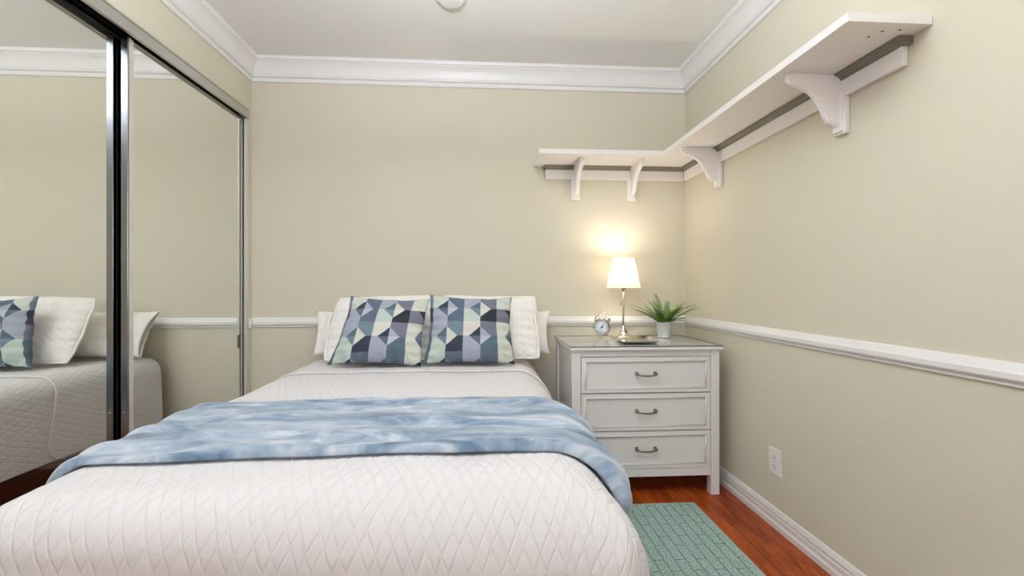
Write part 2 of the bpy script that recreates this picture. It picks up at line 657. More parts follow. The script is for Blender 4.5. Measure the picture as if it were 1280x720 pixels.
UA, UB = -LUL - etot(RL), LUR + etot(RR)
NU, NV = 340, 370
vs, uvs = [], []
for j in range(NV + 1):
    for i in range(NU + 1):
        uu = UA + (UB - UA) * i / NU
        V0 = BF + foot_r(uu) - etot(foot_r(uu))
        vv = V0 + (BHD - V0) * j / NV
        p, n = drape(uu, vv)
        d = 0.0004 * quilt_puff(uu, vv) + 0.004 * noise.noise((uu * 5, vv * 5, 2.0)) + 0.0012 * noise.noise((uu * 40, vv * 40, 5.0))
        vs.append(p + n * d)
        uvs.append((uu, vv))
fs = [(j * (NU + 1) + i, j * (NU + 1) + i + 1, (j + 1) * (NU + 1) + i + 1, (j + 1) * (NU + 1) + i) for j in range(NV) for i in range(NU)]
cov = make_obj('coverlet', vs, fs, quilt_m, None, True, uvs, origin=(BXC, (BF + BHD) / 2, BHEM))
tag(cov, 'white quilted coverlet in a diamond stitch spread over the bed', 'bedspread')
sm = cov.modifiers.new('thickness', 'SOLIDIFY')
sm.thickness = 0.006
sm.offset = -1

# the turned-down band at the head with its rounded corner
FN = 70


def fold_start(u):
    e = over(u)
    et = etot(RR if u > 0 else RL)
    y = 2.275 - 0.09 * (e / et) ** 1.5
    rc = 0.10
    k = et - e
    if k < rc:
        y += rc - math.sqrt(max(0.0, rc * rc - (rc - k) ** 2))
    return y


vs, uvs = [], []
UN = 200
for j in range(FN + 1):
    for i in range(UN + 1):
        uu = UA + (UB - UA) * i / UN
        y0 = fold_start(uu)
        vv = y0 + (BHD - y0) * j / FN
        p, n = drape(uu, vv, 0.0065)
        d = 0.0006 * quilt_puff(uu, vv) + 0.004 * noise.noise((uu * 5, vv * 5, 2.0))
        vs.append(p + n * d)
        uvs.append((uu, vv))
fs = [(j * (UN + 1) + i, j * (UN + 1) + i + 1, (j + 1) * (UN + 1) + i + 1, (j + 1) * (UN + 1) + i) for j in range(FN) for i in range(UN)]
fold = make_obj('turned_down_band', vs, fs, quilt_m, cov, True, uvs)
sm = fold.modifiers.new('thickness', 'SOLIDIFY')
sm.thickness = 0.005
sm.offset = -1
pp = [Vector(vs[i]) for i in range(UN + 1)]
pm = MB().tube(pp, 0.0026, 8)
pm.build('piping', sheet_m, fold)

# plush throw folded across the bed
TH_U0, TH_U1 = -LUL - 0.24, LUR + 0.238
SN, RN = 230, 84


def throw_edges(u):
    near = 1.142 + 0.010 * math.sin(u * 3.1 + 0.5) + 0.006 * noise.noise((u * 6, 0, 0))
    far = 1.655 + 0.014 * math.sin(u * 2.2 - 0.4) + 0.008 * noise.noise((u * 4, 7, 0))
    e = u - LUR
    if e > 0:
        far -= 0.10 * (e / 0.26) ** 2
        near += 0.006 * math.sin(e * 20) - 0.055 * min(1.0, e / 0.2) ** 1.2
    e = -u - LUL
    if e > 0:
        near += 0.02 * (e / 0.3)
    return near, far


vs, uvs = [], []
for i in range(SN + 1):
    uu = TH_U0 + (TH_U1 - TH_U0) * i / SN
    endt = min(i, SN - i) / 9.0
    endk = math.sqrt(max(0.0, 1 - (1 - min(1.0, endt)) ** 2))
    y0, y1 = throw_edges(uu)
    eover = over(uu)
    for k in range(RN):
        a = k / RN
        if a < 0.62:
            s = 0.5 - 0.5 * math.cos(math.pi * a / 0.62)
            yy = y0 + (y1 - y0) * s
            edge = min(s, 1 - s)
            kk = math.sqrt(max(0.0, 1 - (1 - min(1.0, edge / 0.045)) ** 2))
            f1 = noise.noise((uu * 2.4 + 3 * s, s * 9.0, 1.3))
            f2 = noise.noise((uu * 7.0, s * 20.0 + 1.5 * uu, 4.1))
            ridge = abs(noise.noise((uu * 2.0 - s * 1.2, s * 6.0 + uu * 0.9, 8.2)))
            hgt = 0.020 + 0.010 * f1 + 0.005 * f2 + 0.016 * ridge
            hgt += (0.026 * min(1.0, eover / 0.16) ** 1.3) if uu > 0 else 0.010 * min(1.0, eover / 0.12)
            h = 0.004 + (hgt * kk) * (0.25 + 0.75 * endk)
        else:
            s = 1 - (a - 0.62) / 0.38
            yy = y0 + 0.004 + (y1 - y0 - 0.008) * s
            h = 0.003
        p, n = drape(uu, yy, 0.0, 0.06, 0.0)
        if uu > 0 and eover > 0:
            p.x += 0.012 * math.sin((yy - 1.1) * 14) * min(1, eover / 0.2)
        vs.append(p + n * (h + 0.004))
        uvs.append((uu, yy))
fs = []
for i in range(SN):
    for k in range(RN):
        k2 = (k + 1) % RN
        fs.append((i * RN + k, i * RN + k2, (i + 1) * RN + k2, (i + 1) * RN + k))
fs.append(tuple(range(RN)))
fs.append(tuple(SN * RN + k for k in reversed(range(RN))))
fs = [tuple(reversed(f)) for f in fs]
thr = make_obj('throw_blanket', vs, fs, throw_m, None, True, uvs, origin=(BXC, 1.4, 0.47))
tag(thr, 'blue plush throw blanket laid in a band across the bed', 'blanket')


# pillows -----------------------------------------------------------
def pillow_pos(bl, brr, tl, trr, thick, pinch, sag=0.0, seed=0.0, wrinkle=0.004, round_=2.6, corner=0.0, rag=0.0):
    bl, brr, tl, trr = map(Vector, (bl, brr, tl, trr))
    nrm = ((brr - bl) + (trr - tl)).cross((tl - bl) + (trr - brr)).normalized()

    def fn(u, v, side):
        a, b = 2 * u - 1, 2 * v - 1
        a2 = a * (1 - pinch * (1 - b * b) * abs(a))
        b2 = b * (1 - pinch * (1 - a * a) * abs(b))
        sh_ = 1 - corner * (abs(a * b) ** 5)
        a2 *= sh_ * (1 + rag * noise.noise((b * 2.5, seed, a * 0.5)))
        b2 *= sh_ * (1 + rag * noise.noise((a * 2.5, seed + 9, b * 0.5)))
        p = (bl * (1 - a2) * (1 - b2) + brr * (1 + a2) * (1 - b2) + tl * (1 - a2) * (1 + b2) + trr * (1 + a2) * (1 + b2)) * 0.25
        ea = max(0.0, 1 - abs(a) ** round_)
        eb = max(0.0, 1 - abs(b) ** round_)
        t = (ea * eb) ** 0.62
        t *= 1 - sag * b
        w = wrinkle * noise.noise((a * 2.6 + seed, b * 2.6, seed)) + 0.5 * wrinkle * noise.noise((a * 7 + seed, b * 7, seed + 3))
        edge = 1 - min(ea, eb)
        w += wrinkle * 1.1 * edge * math.sin((a if ea > eb else b) * 22 + seed) * min(1.0, 4 * min(ea, eb))
        return p + nrm * side * (thick * 0.5 * t + w * min(1.0, 5 * t))
    return fn, nrm


def pillow_mesh(name, fn, mat, parent=None, nu=54, nv=44, size=(0.5, 0.4), origin=None):
    mb = MB()
    mb.grid(nu, nv, lambda u, v: fn(u, v, 1.0))
    mb.grid(nu, nv, lambda u, v: fn(u, v, -1.0))
    uv1 = [((i / nu) * size[0], (j / nv) * size[1]) for j in range(nv + 1) for i in range(nu + 1)]
    o = make_obj(name, mb.v, mb.f, mat, parent, True, uv1 + uv1, origin)
    bm = bmesh.new()
    bm.from_mesh(o.data)
    bmesh.ops.remove_doubles(bm, verts=bm.verts, dist=0.0002)
    bmesh.ops.recalc_face_normals(bm, faces=bm.faces)
    bm.to_mesh(o.data)
    bm.free()
    o.data.polygons.foreach_set('use_smooth', [True] * len(o.data.polygons))
    return o


def edge_tube(fn, rad, inset=0.0, n=40, sides=4):
    pts = []
    for k in range(n):
        pts.append(fn(k / n, 0, 1.0))
    for k in range(n):
        pts.append(fn(1, k / n, 1.0))
    for k in range(n):
        pts.append(fn(1 - k / n, 1, 1.0))
    for k in range(n):
        pts.append(fn(0, 1 - k / n, 1.0))
    return MB().tube(pts, rad, 6, closed=True)


ZP = BZ + 0.014


def bed_pillow(x_out, x_in, seed, label):
    """standard pillow leaning on the back wall, its open case hem at the outer end"""
    r = thing('pillow', ((x_out + x_in) / 2, 2.72, ZP), label, 'pillow', None)
    s = 1 if x_out > x_in else -1
    xo, xi = x_out - s * 0.055, x_in
    a = ((xi, 2.712, ZP + 0.028), (xo, 2.712, ZP + 0.02), (xi, 2.845, 0.945), (xo, 2.845, 0.945))
    if s < 0:
        a = (a[1], a[0], a[3], a[2])
    fn, nrm = pillow_pos(*a, 0.13, 0.035, 0.25, seed, 0.006)
    pillow_mesh('pillow_body', fn, sheet_m, r)
    # open hem of the case: two soft flaps that meet at the corners
    mb = MB()
    bot = Vector((x_out - s * 0.09, 2.712, ZP + 0.026))
    top = Vector((x_out - s * 0.09, 2.845, 0.937))
    N, K = 24, 10
    for side in (1, -1):
        def g(u, v, side=side):
            b = 2 * v - 1
            e = (1 - b * b)
            out = 0.095 - 0.022 * e + 0.012 * b * (1 if side > 0 else 0.4)
            p = bot.lerp(top, v)
            th = (0.050 * (1 - u) + 0.022 * u) * e ** 0.6 + 0.001
            if side < 0:
                th *= 0.6
            p = p + Vector((s * out * u, 0, 0)) + nrm * side * th
            p.z += 0.010 * u * b
            p += nrm * 0.006 * noise.noise((u * 3 + seed, v * 6, side))
            return p
        mb.grid(K, N, g)
    h = mb.build('case_hem', sheet_m, r, fix=False)
    smd = h.modifiers.new('thickness', 'SOLIDIFY')
    smd.thickness = 0.003
    return r


bed_pillow(-0.99, -0.36, 1.0, 'white pillow in plain case against back wall, on the closet side')
bed_pillow(0.405, -0.28, 5.0, 'white pillow in plain case against back wall, on the chest side')


def sham(bl, brr, tl, trr, seed, label):
    fn, nrm = pillow_pos(bl, brr, tl, trr, 0.125, 0.012, 0.15, seed, 0.006, 2.6, 0.035, 0.035)
    loc = (Vector(bl) + Vector(brr)) / 2
    r = thing('pillow_sham', loc, label, 'pillow')
    pillow_mesh('sham_body', fn, sham_m, r, size=(0.62, 0.42))
    edge_tube(fn, 0.007).build('flange_piping', sheet_m, r)
    return r


sham((-0.862, 2.505, ZP + 0.02), (-0.285, 2.505, ZP + 0.02), (-0.838, 2.710, 1.030), (-0.290, 2.710, 1.040), 2.0,
     'white quilted sham standing behind the patterned cushion on the closet side')
sham((-0.262, 2.505, ZP + 0.02), (0.318, 2.505, ZP + 0.02), (-0.238, 2.710, 1.040), (0.312, 2.710, 1.032), 9.0,
     'white quilted sham standing behind the patterned cushion on the chest side')

PAL = {'W': (194, 197, 185), 'G': (180, 191, 181), 'P': (154, 157, 171), 'C': (206, 200, 190), 'B': (82, 95, 113), 'T': (104, 121, 132),
       'D': (44, 50, 66), 'K': (30, 34, 44), 'M': (108, 108, 124), 'S': (76, 96, 108), 'L': (176, 176, 182)}
PKEYS = list(PAL)
cush_mats = []
for k in PKEYS:
    m = Mat('cushion_cotton_' + k.lower(), rgb(*PAL[k]), 0.85, Sheen_Weight=0.1)
    v = m.coord('Object')
    m.bump(m.noise(v, 300, 2, 0.6), 0.15, 0.002)
    cush_mats.append(m)
# colour grid: rows from the top, columns A..F, (outer, triangle)
CG = [
    ['T.', 'WD', 'BP', 'PS', 'MW', 'WC'],
    ['D.', 'PB', 'BL', 'GT', 'KC', 'MK'],
    ['M.', 'PS', 'TW', 'CD', 'MP', 'WM'],
    ['S.', 'GT', 'DC', 'PB', 'SL', 'WS'],
    ['S.', 'GD', 'BT', 'PB', 'BM', 'WK'],
]
XLN = [0.0, 0.04, 0.23, 0.426, 0.622, 0.822, 1.0]
YLN = [1.0, 0.80, 0.592, 0.378, 0.146, 0.0]


def cushion_polys():
    """list of (polygon in 0..1 square, colour key)"""
    out = []
    for r in range(5):
        for c in range(6):
            x0, x1, yt, yb = XLN[c], XLN[c + 1], YLN[r], YLN[r + 1]
            key = CG[r][c]
            # diamond centres sit on the lines between B|C and D|E, and on F's right side; rows 0|1, 2|3, bottom of 4
            cx = {0: None, 1: x1, 2: x0, 3: x1, 4: x0, 5: x1}[c]
            cy = {0: yb, 1: yt, 2: yb, 3: yt, 4: yb}[r]
            if cx is None:
                out.append(([(x0, yb), (x1, yb), (x1, yt), (x0, yt)], key[0]))
                continue
            sx = 1 if cx == x0 else -1
            sy = 1 if cy == yb else -1
            tx, ty = cx + sx * 0.128, cy + sy * 0.136
            if r == 4:
                ty = cy + 0.06
                tx = cx + sx * 0.07
            if c == 5:
                tx = cx - 0.075
            fx = x1 if sx > 0 else x0
            fy = yt if sy > 0 else yb
            out.append(([(cx, cy), (tx, cy), (cx, ty)], key[1]))
            out.append(([(tx, cy), (fx, cy), (fx, fy), (cx, fy), (cx, ty)], key[0]))
    return out


def cushion(bl, brr, tl, trr, seed, label):
    loc = (Vector(bl) + Vector(brr)) / 2
    fn, nrm = pillow_pos(bl, brr, tl, trr, 0.128, 0.062, 0.12, seed, 0.007, 2.4, -0.02, 0.03)
    root = thing('throw_cushion', loc, label, 'cushion', None)
    bm = bmesh.new()
    for side in (1, -1):
        for poly, key in cushion_polys():
            vv = [bm.verts.new((x, y, side)) for x, y in poly]
            f = bm.faces.new(vv)
            f.material_index = PKEYS.index(key)
    bmesh.ops.remove_doubles(bm, verts=bm.verts, dist=0.0005)
    bmesh.ops.triangulate(bm, faces=bm.faces)
    bmesh.ops.subdivide_edges(bm, edges=bm.edges, cuts=7, use_grid_fill=True)
    for v_ in bm.verts:
        x, y, side = v_.co
        v_.co = fn(min(1, max(0, x)), min(1, max(0, y)), side) - Vector(loc)
    bmesh.ops.remove_doubles(bm, verts=bm.verts, dist=0.0002)
    bmesh.ops.recalc_face_normals(bm, faces=bm.faces)
    me = bpy.data.meshes.new('cushion_cover')
    bm.to_mesh(me)
    bm.free()
    for m in cush_mats:
        me.materials.append(m.m)
    me.polygons.foreach_set('use_smooth', [True] * len(me.polygons))
    o = bpy.data.objects.new('cushion_cover', me)
    COL.objects.link(o)
    o.parent = root
    edge_tube(fn, 0.0009).build('seam_piping', cush_mats[PKEYS.index('S')], root)
    return root


cushion((-0.788, 2.385, ZP + 0.018), (-0.318, 2.372, ZP + 0.012), (-0.708, 2.505, 1.040), (-0.294, 2.486, 1.024), 3.0,
        'geometric blue and grey cushion leaning askew on the closet side of the bed')
cushion((-0.306, 2.395, ZP + 0.012), (0.166, 2.385, ZP + 0.012), (-0.284, 2.508, 1.046), (0.155, 2.500, 1.030), 6.0,
        'geometric blue and grey cushion standing straight on the chest side of the bed')

# ------------------------------------------------------------------ chest of drawers
CX0, CX1, CY0, CY1 = 0.459, 1.244, 2.322, 2.825
chest = thing('chest_of_drawers', ((CX0 + CX1) / 2, (CY0 + CY1) / 2, 0), 'white three drawer chest with glass top beside the bed', 'chest of drawers')
PW = 0.046
for x0, x1 in ((CX0, CX0 + PW), (CX1 - PW, CX1)):
    for y0, y1 in ((CY0, CY0 + 0.046), (CY1 - 0.046, CY1)):
        MB().box(x0, x1, y0, y1, 0.0, 0.765, 0.002).build('leg', white_m, chest)
for x0, x1 in ((CX0 + 0.010, CX0 + 0.026), (CX1 - 0.026, CX1 - 0.010)):
    MB().box(x0, x1, CY0 + 0.046, CY1 - 0.046, 0.105, 0.765).build('side_panel', white_m, chest)
MB().box(CX0 + PW, CX1 - PW, CY1 - 0.02, CY1 - 0.012, 0.105, 0.765).build('back_panel', white_m, chest)
MB().box(CX0 + PW, CX1 - PW, CY0 + 0.004, CY0 + 0.03, 0.102, 0.143, 0.002).build('bottom_rail', white_m, chest)
MB().box(CX0 + PW, CX1 - PW, CY0 + 0.004, CY0 + 0.03, 0.731, 0.765, 0.002).build('top_rail', white_m, chest)
MB().box(CX0 + PW, CX1 - PW, CY0 + 0.03, CY1 - 0.02, 0.104, 0.116).build('bottom_panel', white_m, chest)
MB().box(CX0 - 0.011, CX1 + 0.011, CY0 - 0.018, CY1 + 0.012, 0.765, 0.782, 0.004, 3).build('top', white_m, chest)
glass_m = Mat('glass_top', (1, 1, 1, 1), 0.0)
tr_ = glass_m.node('ShaderNodeBsdfTransparent')
tr_.inputs[0].default_value = (0.975, 0.988, 0.982, 1)
gl_ = glass_m.node('ShaderNodeBsdfGlossy')
gl_.inputs['Roughness'].default_value = 0.0
fr_ = glass_m.node('ShaderNodeFresnel')
fr_.inputs[0].default_value = 1.36
mx_ = glass_m.node('ShaderNodeMixShader')
geo_ = glass_m.node('ShaderNodeNewGeometry')
glass_m.link(S(glass_m.nt, fr_.outputs[0]) * ((S(glass_m.nt, geo_.outputs['Backfacing']) * -1.0) + 1.0), mx_.inputs[0])
glass_m.link(tr_.outputs[0], mx_.inputs[1])
glass_m.link(gl_.outputs[0], mx_.inputs[2])
glass_m.link(mx_.outputs[0], glass_m.nt.nodes['Material Output'].inputs[0])
gedge_m = Mat('dark_green_glass_edge', rgb(38, 48, 43), 0.15)
gx0, gx1, gy0, gy1 = CX0 - 0.011, CX1 + 0.011, CY0 - 0.018, CY1 + 0.012
g = MB().box(gx0, gx1, gy0, gy1, 0.7825, 0.787)
go = g.build('glass_sheet', glass_m, chest)
go.data.materials.append(gedge_m.m)
for p in go.data.polygons:
    if abs(p.normal.z) < 0.5:
        p.material_index = 1
# black board behind the drawers, its colour standing in for shade in the gaps
MB().box(CX0 + PW, CX1 - PW, CY0 + 0.022, CY0 + 0.028, 0.143, 0.731).build('drawer_gap_shade', black_m, chest)


def drawer(z0, z1):
    x0, x1 = CX0 + PW + 0.003, CX1 - PW - 0.003
    yf = CY0 + 0.004
    b = 0.024
    d = MB()
    d.box(x0, x1, yf + 0.008, yf + 0.018, z0, z1)                      # recessed panel
    k = b - 0.005
    for xa, xb in ((x0, x0 + k), (x1 - k, x1)):
        d.box(xa, xb, yf, yf + 0.0085, z0, z1)
    for za, zb in ((z0, z0 + k), (z1 - k, z1)):
        d.box(x0 + k, x1 - k, yf, yf + 0.0085, za, zb)
    o = d.build('drawer', white_m, chest)
    bd = MB()                                                            # bead round the panel
    i = b - 0.002
    xa, xb, za, zb = x0 + i, x1 - i, z0 + i, z1 - i
    for p in (((xa, za), (xb, za)), ((xb, za), (xb, zb)), ((xb, zb), (xa, zb)), ((xa, zb), (xa, za))):
        bd.tube([(p[0][0], yf + 0.002, p[0][1]), (p[1][0], yf + 0.002, p[1][1])], 0.0045, 8)
    bd.build('bead_moulding', white_m, o)
    hx, hz = (x0 + x1) / 2, (z0 + z1) / 2 + 0.004
    h = MB()
    w = 0.049
    for s in (-1, 1):
        h.box(hx + s * w - 0.008, hx + s * w + 0.008, yf + 0.003, yf + 0.0085, hz - 0.009, hz + 0.011, 0.0015)
        h.box(hx + s * w - 0.006, hx + s * w + 0.006, yf - 0.020, yf + 0.004, hz - 0.006, hz + 0.007, 0.002)
    pts = [(hx - w + 2 * w * t, yf - 0.019 - 0.002 * math.sin(math.pi * t), hz - 0.003 - 0.005 * math.sin(math.pi * t)) for t in [k / 12 for k in range(13)]]
    h.tube(pts, [0.0032 + 0.0016 * math.sin(math.pi * k / 12) for k in range(13)], 10)
    h.build('handle', pewter_m, o)


drawer(0.543, 0.728)
drawer(0.345, 0.537)
drawer(0.146, 0.339)
ZT = 0.7872

# ------------------------------------------------------------------ things on the chest
# lamp
LX, LY = 0.858, 2.735
lamp = thing('table_lamp', (LX, LY, ZT), 'lit table lamp with white shade and polished metal base on the chest', 'lamp')
bp = [(0.0, ZT), (0.070, ZT), (0.072, ZT + 0.004), (0.071, ZT + 0.010), (0.062, ZT + 0.014), (0.045, ZT + 0.018), (0.030, ZT + 0.026), (0.021, ZT + 0.040),
      (0.014, ZT + 0.056), (0.009, ZT + 0.064), (0.0085, ZT + 0.070), (0.0, ZT + 0.070)]
MB().lathe(bp, LX, LY, 48, cap=False).build('base', chrome_m, lamp)
MB().lathe([(0, ZT + 0.068), (0.0058, ZT + 0.068), (0.0058, 1.10), (0.0, 1.10)], LX, LY, 20, cap=False).build('pole', nickel_m, lamp)
MB().lathe([(0, 1.078), (0.014, 1.078), (0.016, 1.085), (0.016, 1.12), (0.010, 1.13), (0, 1.13)], LX, LY, 20, cap=False).build('socket', nickel_m, lamp)
shade_m = Mat('lit_white_shade', rgb(250, 246, 238), 0.9)
shade_m.b.inputs['Emission Color'].default_value = (1.0, 0.95, 0.88, 1)
shade_m.b.inputs['Emission Strength'].default_value = 0.55
tl_ = shade_m.node('ShaderNodeBsdfTranslucent')
tl_.inputs[0].default_value = (0.95, 0.88, 0.76, 1)
mx = shade_m.node('ShaderNodeMixShader')
mx.inputs[0].default_value = 0.5
shade_m.link(shade_m.b.outputs[0], mx.inputs[1])
shade_m.link(tl_.outputs[0], mx.inputs[2])
shade_m.link(mx.outputs[0], shade_m.nt.nodes['Material Output'].inputs[0])
SZ0, SZ1, SR0, SR1 = 1.090, 1.268, 0.101, 0.063
sh = MB()
sh.lathe([(SR0, SZ0), (SR1, SZ1), (SR1 - 0.002, SZ1), (SR0 - 0.002, SZ0), (SR0, SZ0)], LX, LY, 64, cap=False)
so = sh.build('lamp_shade', shade_m, lamp, fix=False)
for r, z in ((SR0, SZ0), (SR1, SZ1)):
    rm = MB()
    rm.tube([(LX + r * math.cos(2 * math.pi * k / 48), LY + r * math.sin(2 * math.pi * k / 48), z) for k in range(48)], 0.002, 6, closed=True)
    rm.build('shade_rim', shade_m, so)
sp = MB()
for k in range(3):
    a = 2 * math.pi * k / 3 + 0.5
    sp.tube([(LX + 0.012 * math.cos(a), LY + 0.012 * math.sin(a), 1.10), (LX + (SR0 - 0.004) * math.cos(a), LY + (SR0 - 0.004) * math.sin(a), 1.096)], 0.0015, 6)
sp.build('shade_spider', nickel_m, lamp)
ch = MB()
ch.tube([(LX - 0.021, LY - 0.02, 1.09), (LX - 0.021, LY - 0.02, 0.998)], 0.0008, 6)
co = ch.build('pull_chain', nickel_m, lamp)
kb = MB()
kb.lathe([(0, 0.983), (0.003, 0.984), (0.0045, 0.989), (0.003, 0.996), (0.001, 0.999), (0, 0.999)], LX - 0.021, LY - 0.02, 12, cap=False)
kb.build('chain_knob', pewter_m, co)
bulb_m = Mat('lit_bulb', (1, 1, 1, 1), 0.5)
bulb_m.b.inputs['Emission Color'].default_value = (1.0, 0.85, 0.62, 1)
bulb_m.b.inputs['Emission Strength'].default_value = 6.0
MB().lathe([(0, 1.13), (0.010, 1.131), (0.013, 1.145), (0.022, 1.165), (0.024, 1.18), (0.018, 1.198), (0.008, 1.205), (0, 1.206)], LX, LY, 20, cap=False).build('bulb', bulb_m, lamp)
ll = bpy.data.lights.new('lamp_light', 'POINT')
ll.energy = 5.0
ll.color = (1.0, 0.91, 0.77)
ll.shadow_soft_size = 0.03
lo = bpy.data.objects.new('lamp_light', ll)
COL.objects.link(lo)
lo.location = (LX, LY, 1.235)

# alarm clock
KX, KY = 0.716, 2.695
clock = thing('alarm_clock', (KX, KY, ZT), 'silver twin bell alarm clock with white dial, left of the lamp', 'clock')
KR, KZ = 0.050, ZT + 0.063
face_m = Mat('white_dial', rgb(232, 234, 242), 0.5)
hand_m = Mat('black_hand', rgb(38, 42, 58), 0.5)


def ring_y(mb, prof, cz, seg=48):
    """lathe round the local -Y axis; prof (r, y)"""
    n = len(prof)
    vs, fs = [], []
    for i in range(seg):
        a = 2 * math.pi * i / seg
        for r, y in prof:
            vs.append((KX + r * math.cos(a), KY + y, cz + r * math.sin(a)))
    for i in range(seg):
        j = (i + 1) % seg
        for k in range(n - 1):
            fs.append((i * n + k, j * n + k, j * n + k + 1, i * n + k + 1))
    mb.add(vs, fs, True)


mb = MB()
ring_y(mb, [(0.0, 0.022), (0.040, 0.022), (KR - 0.003, 0.016), (KR, 0.008), (KR, -0.020), (KR - 0.002, -0.024), (KR - 0.006, -0.025), (KR - 0.008, -0.021), (KR - 0.0085, -0.016), (0.0, -0.016)], KZ)
mb.build('case', nickel_m, clock)
mb = MB()
ring_y(mb, [(0.0, -0.0175), (KR - 0.0086, -0.0175), (KR - 0.0086, -0.0162), (0, -0.0162)], KZ)
dial = mb.build('dial', face_m, clock)
mk = MB()
for k in range(12):
    a = 2 * math.pi * k / 12
    rr = 0.0335
    cx_, cz_ = KX + rr * math.sin(a), KZ + rr * math.cos(a)
    mk.box(cx_ - 0.0016, cx_ + 0.0016, KY - 0.0186, KY - 0.0174, cz_ - 0.0024, cz_ + 0.0024)
mk.build('hour_marks', hand_m, dial)
for ang, ln, wd_ in ((math.radians(28), 0.030, 0.0016), (math.radians(62), 0.020, 0.0022)):
    dx, dz = math.sin(ang), math.cos(ang)
    nx, nz = dz, -dx
    hb = MB()
    hb.prism([(-0.006, -wd_), (ln * 0.8, -wd_), (ln, 0), (ln * 0.8, wd_), (-0.006, wd_)], (KX, KY - 0.0195, KZ), (dx, 0, dz), (nx, 0, nz), (0, 0.0012, 0))
    hb.build('hand', hand_m, dial)
for s in (-1, 1):
    bl_ = MB()
    c0 = Vector((KX + s * 0.033, KY, KZ + 0.054))
    ax = Vector((s * 0.5, 0, 0.86)).normalized()
    e1 = Vector((0, 1, 0))
    e2 = ax.cross(e1)
    prof = [(0.0215, -0.010), (0.0225, -0.007), (0.020, 0.0), (0.015, 0.007), (0.008, 0.011), (0.003, 0.0125), (0.0025, 0.017), (0.0, 0.018)]
    n = len(prof)
    vs, fs = [], []
    for i in range(24):
        a = 2 * math.pi * i / 24
        for r, h_ in prof:
            vs.append(c0 + ax * h_ + (e1 * math.cos(a) + e2 * math.sin(a)) * r)
    for i in range(24):
        j = (i + 1) % 24
        for k in range(n - 1):
            fs.append((i * n + k, j * n + k, j * n + k + 1, i * n + k + 1))
    bl_.add(vs, fs, True)
    bl_.tube([c0 - ax * 0.012, c0 + ax * 0.008], 0.003, 8)
    bl_.build('bell', chrome_m, clock)
    ft = MB()
    ft.tube([(KX + s * 0.030, KY, KZ - 0.040), (KX + s * 0.040, KY, KZ - 0.058), (KX + s * 0.042, KY, ZT + 0.003)], [0.004, 0.0035, 0.003], 10)
    ft.build('foot', chrome_m, clock)
hd = MB()
hd.tube([(KX + 0.026 * math.cos(a), KY, KZ + 0.068 + 0.027 * math.sin(a)) for a in [math.pi * k / 16 for k in range(17)]], 0.0022, 8)
hd.build('carry_handle', chrome_m, clock)
hm = MB()
hm.tube([(KX, KY, KZ + 0.048), (KX, KY, KZ + 0.066)], 0.0016, 8)
hm.box(KX - 0.005, KX + 0.005, KY - 0.003, KY + 0.003, KZ + 0.062, KZ + 0.070, 0.001)
hm.build('hammer', chrome_m, clock)
clock.rotation_euler = (0, 0, math.radians(-34))

# tray
tray = MB()
tc_ = [Vector((0.762, 2.615)), Vector((0.738, 2.375)), Vector((0.952, 2.385)), Vector((0.985, 2.645))]
ctr = sum(tc_, Vector((0, 0))) / 4


def tray_ring(k, z):
    out = []
    for a in range(4):
        p = tc_[a]
        q = ctr + (p - ctr) * k
        pr_ = ctr + (tc_[a - 1] - ctr) * k
        nx_ = ctr + (tc_[(a + 1) % 4] - ctr) * k
        rr = 0.016
        s = q + (pr_ - q).normalized() * rr
        e = q + (nx_ - q).normalized() * rr
        for t in (0, 0.25, 0.5, 0.75, 1.0):
            x = (1 - t) ** 2 * s + 2 * t * (1 - t) * q + t * t * e
            out.append((x.x, x.y, z))
    return out


rings = [tray_ring(0.72, ZT), tray_ring(0.80, ZT + 0.002), tray_ring(0.985, ZT + 0.013), tray_ring(1.0, ZT + 0.014), tray_ring(1.0, ZT + 0.0155),
         tray_ring(0.97, ZT + 0.0155), tray_ring(0.80, ZT + 0.0055), tray_ring(0.74, ZT + 0.0045)]
n = 20
vs = [p for r in rings for p in r]
fs = []
for k in range(len(rings) - 1):
    for i in range(n):
        j = (i + 1) % n
        fs.append((k * n + i, k * n + j, (k + 1) * n + j, (k + 1) * n + i))
fs.append(tuple(range(n)))
fs.append(tuple((len(rings) - 1) * n + i for i in range(n)))
tray.add(vs, fs)
tro = tray.build('tray', chrome_m, origin=(ctr.x, ctr.y, ZT))
tag(tro, 'small silver rectangular tray lying on the chest in front of the lamp', 'tray')

# fern
PX, PY = 1.095, 2.69
fern = thing('potted_fern', (PX, PY, ZT), 'green fern in a small white metal pot on the chest near the corner', 'plant')
pot_m = Mat('white_enamel_pot', rgb(208, 211, 212), 0.3, 0.25)
MB().lathe([(0, ZT), (0.036, ZT), (0.038, ZT + 0.004), (0.039, ZT + 0.012), (0.037, ZT + 0.014), (0.0375, ZT + 0.017), (0.049, ZT + 0.088), (0.052, ZT + 0.090), (0.052, ZT + 0.095),
            (0.049, ZT + 0.095), (0.047, ZT + 0.08), (0, ZT + 0.078)], PX, PY, 40, cap=False).build('pot', pot_m, fern)
soil_m = Mat('dark_soil', rgb(46, 40, 28), 0.95)
MB().lathe([(0, ZT + 0.0785), (0.046, ZT + 0.0785), (0.040, ZT + 0.084), (0, ZT + 0.086)], PX, PY, 24, cap=False).build('soil', soil_m, fern)
leaf_ms = []
for nm, cl in (('dark', (54, 92, 34)), ('mid', (98, 138, 58)), ('light', (158, 182, 100))):
    m = Mat('fern_leaf_' + nm, rgb(*cl), 0.55)
    v = m.coord('Object')
    m.color(m.ramp(m.noise(v, 60, 2), [(0.35, rgb(*[int(q * 0.8) for q in cl])), (0.65, rgb(*[min(255, int(q * 1.15)) for q in cl]))]))
    leaf_ms.append(m)


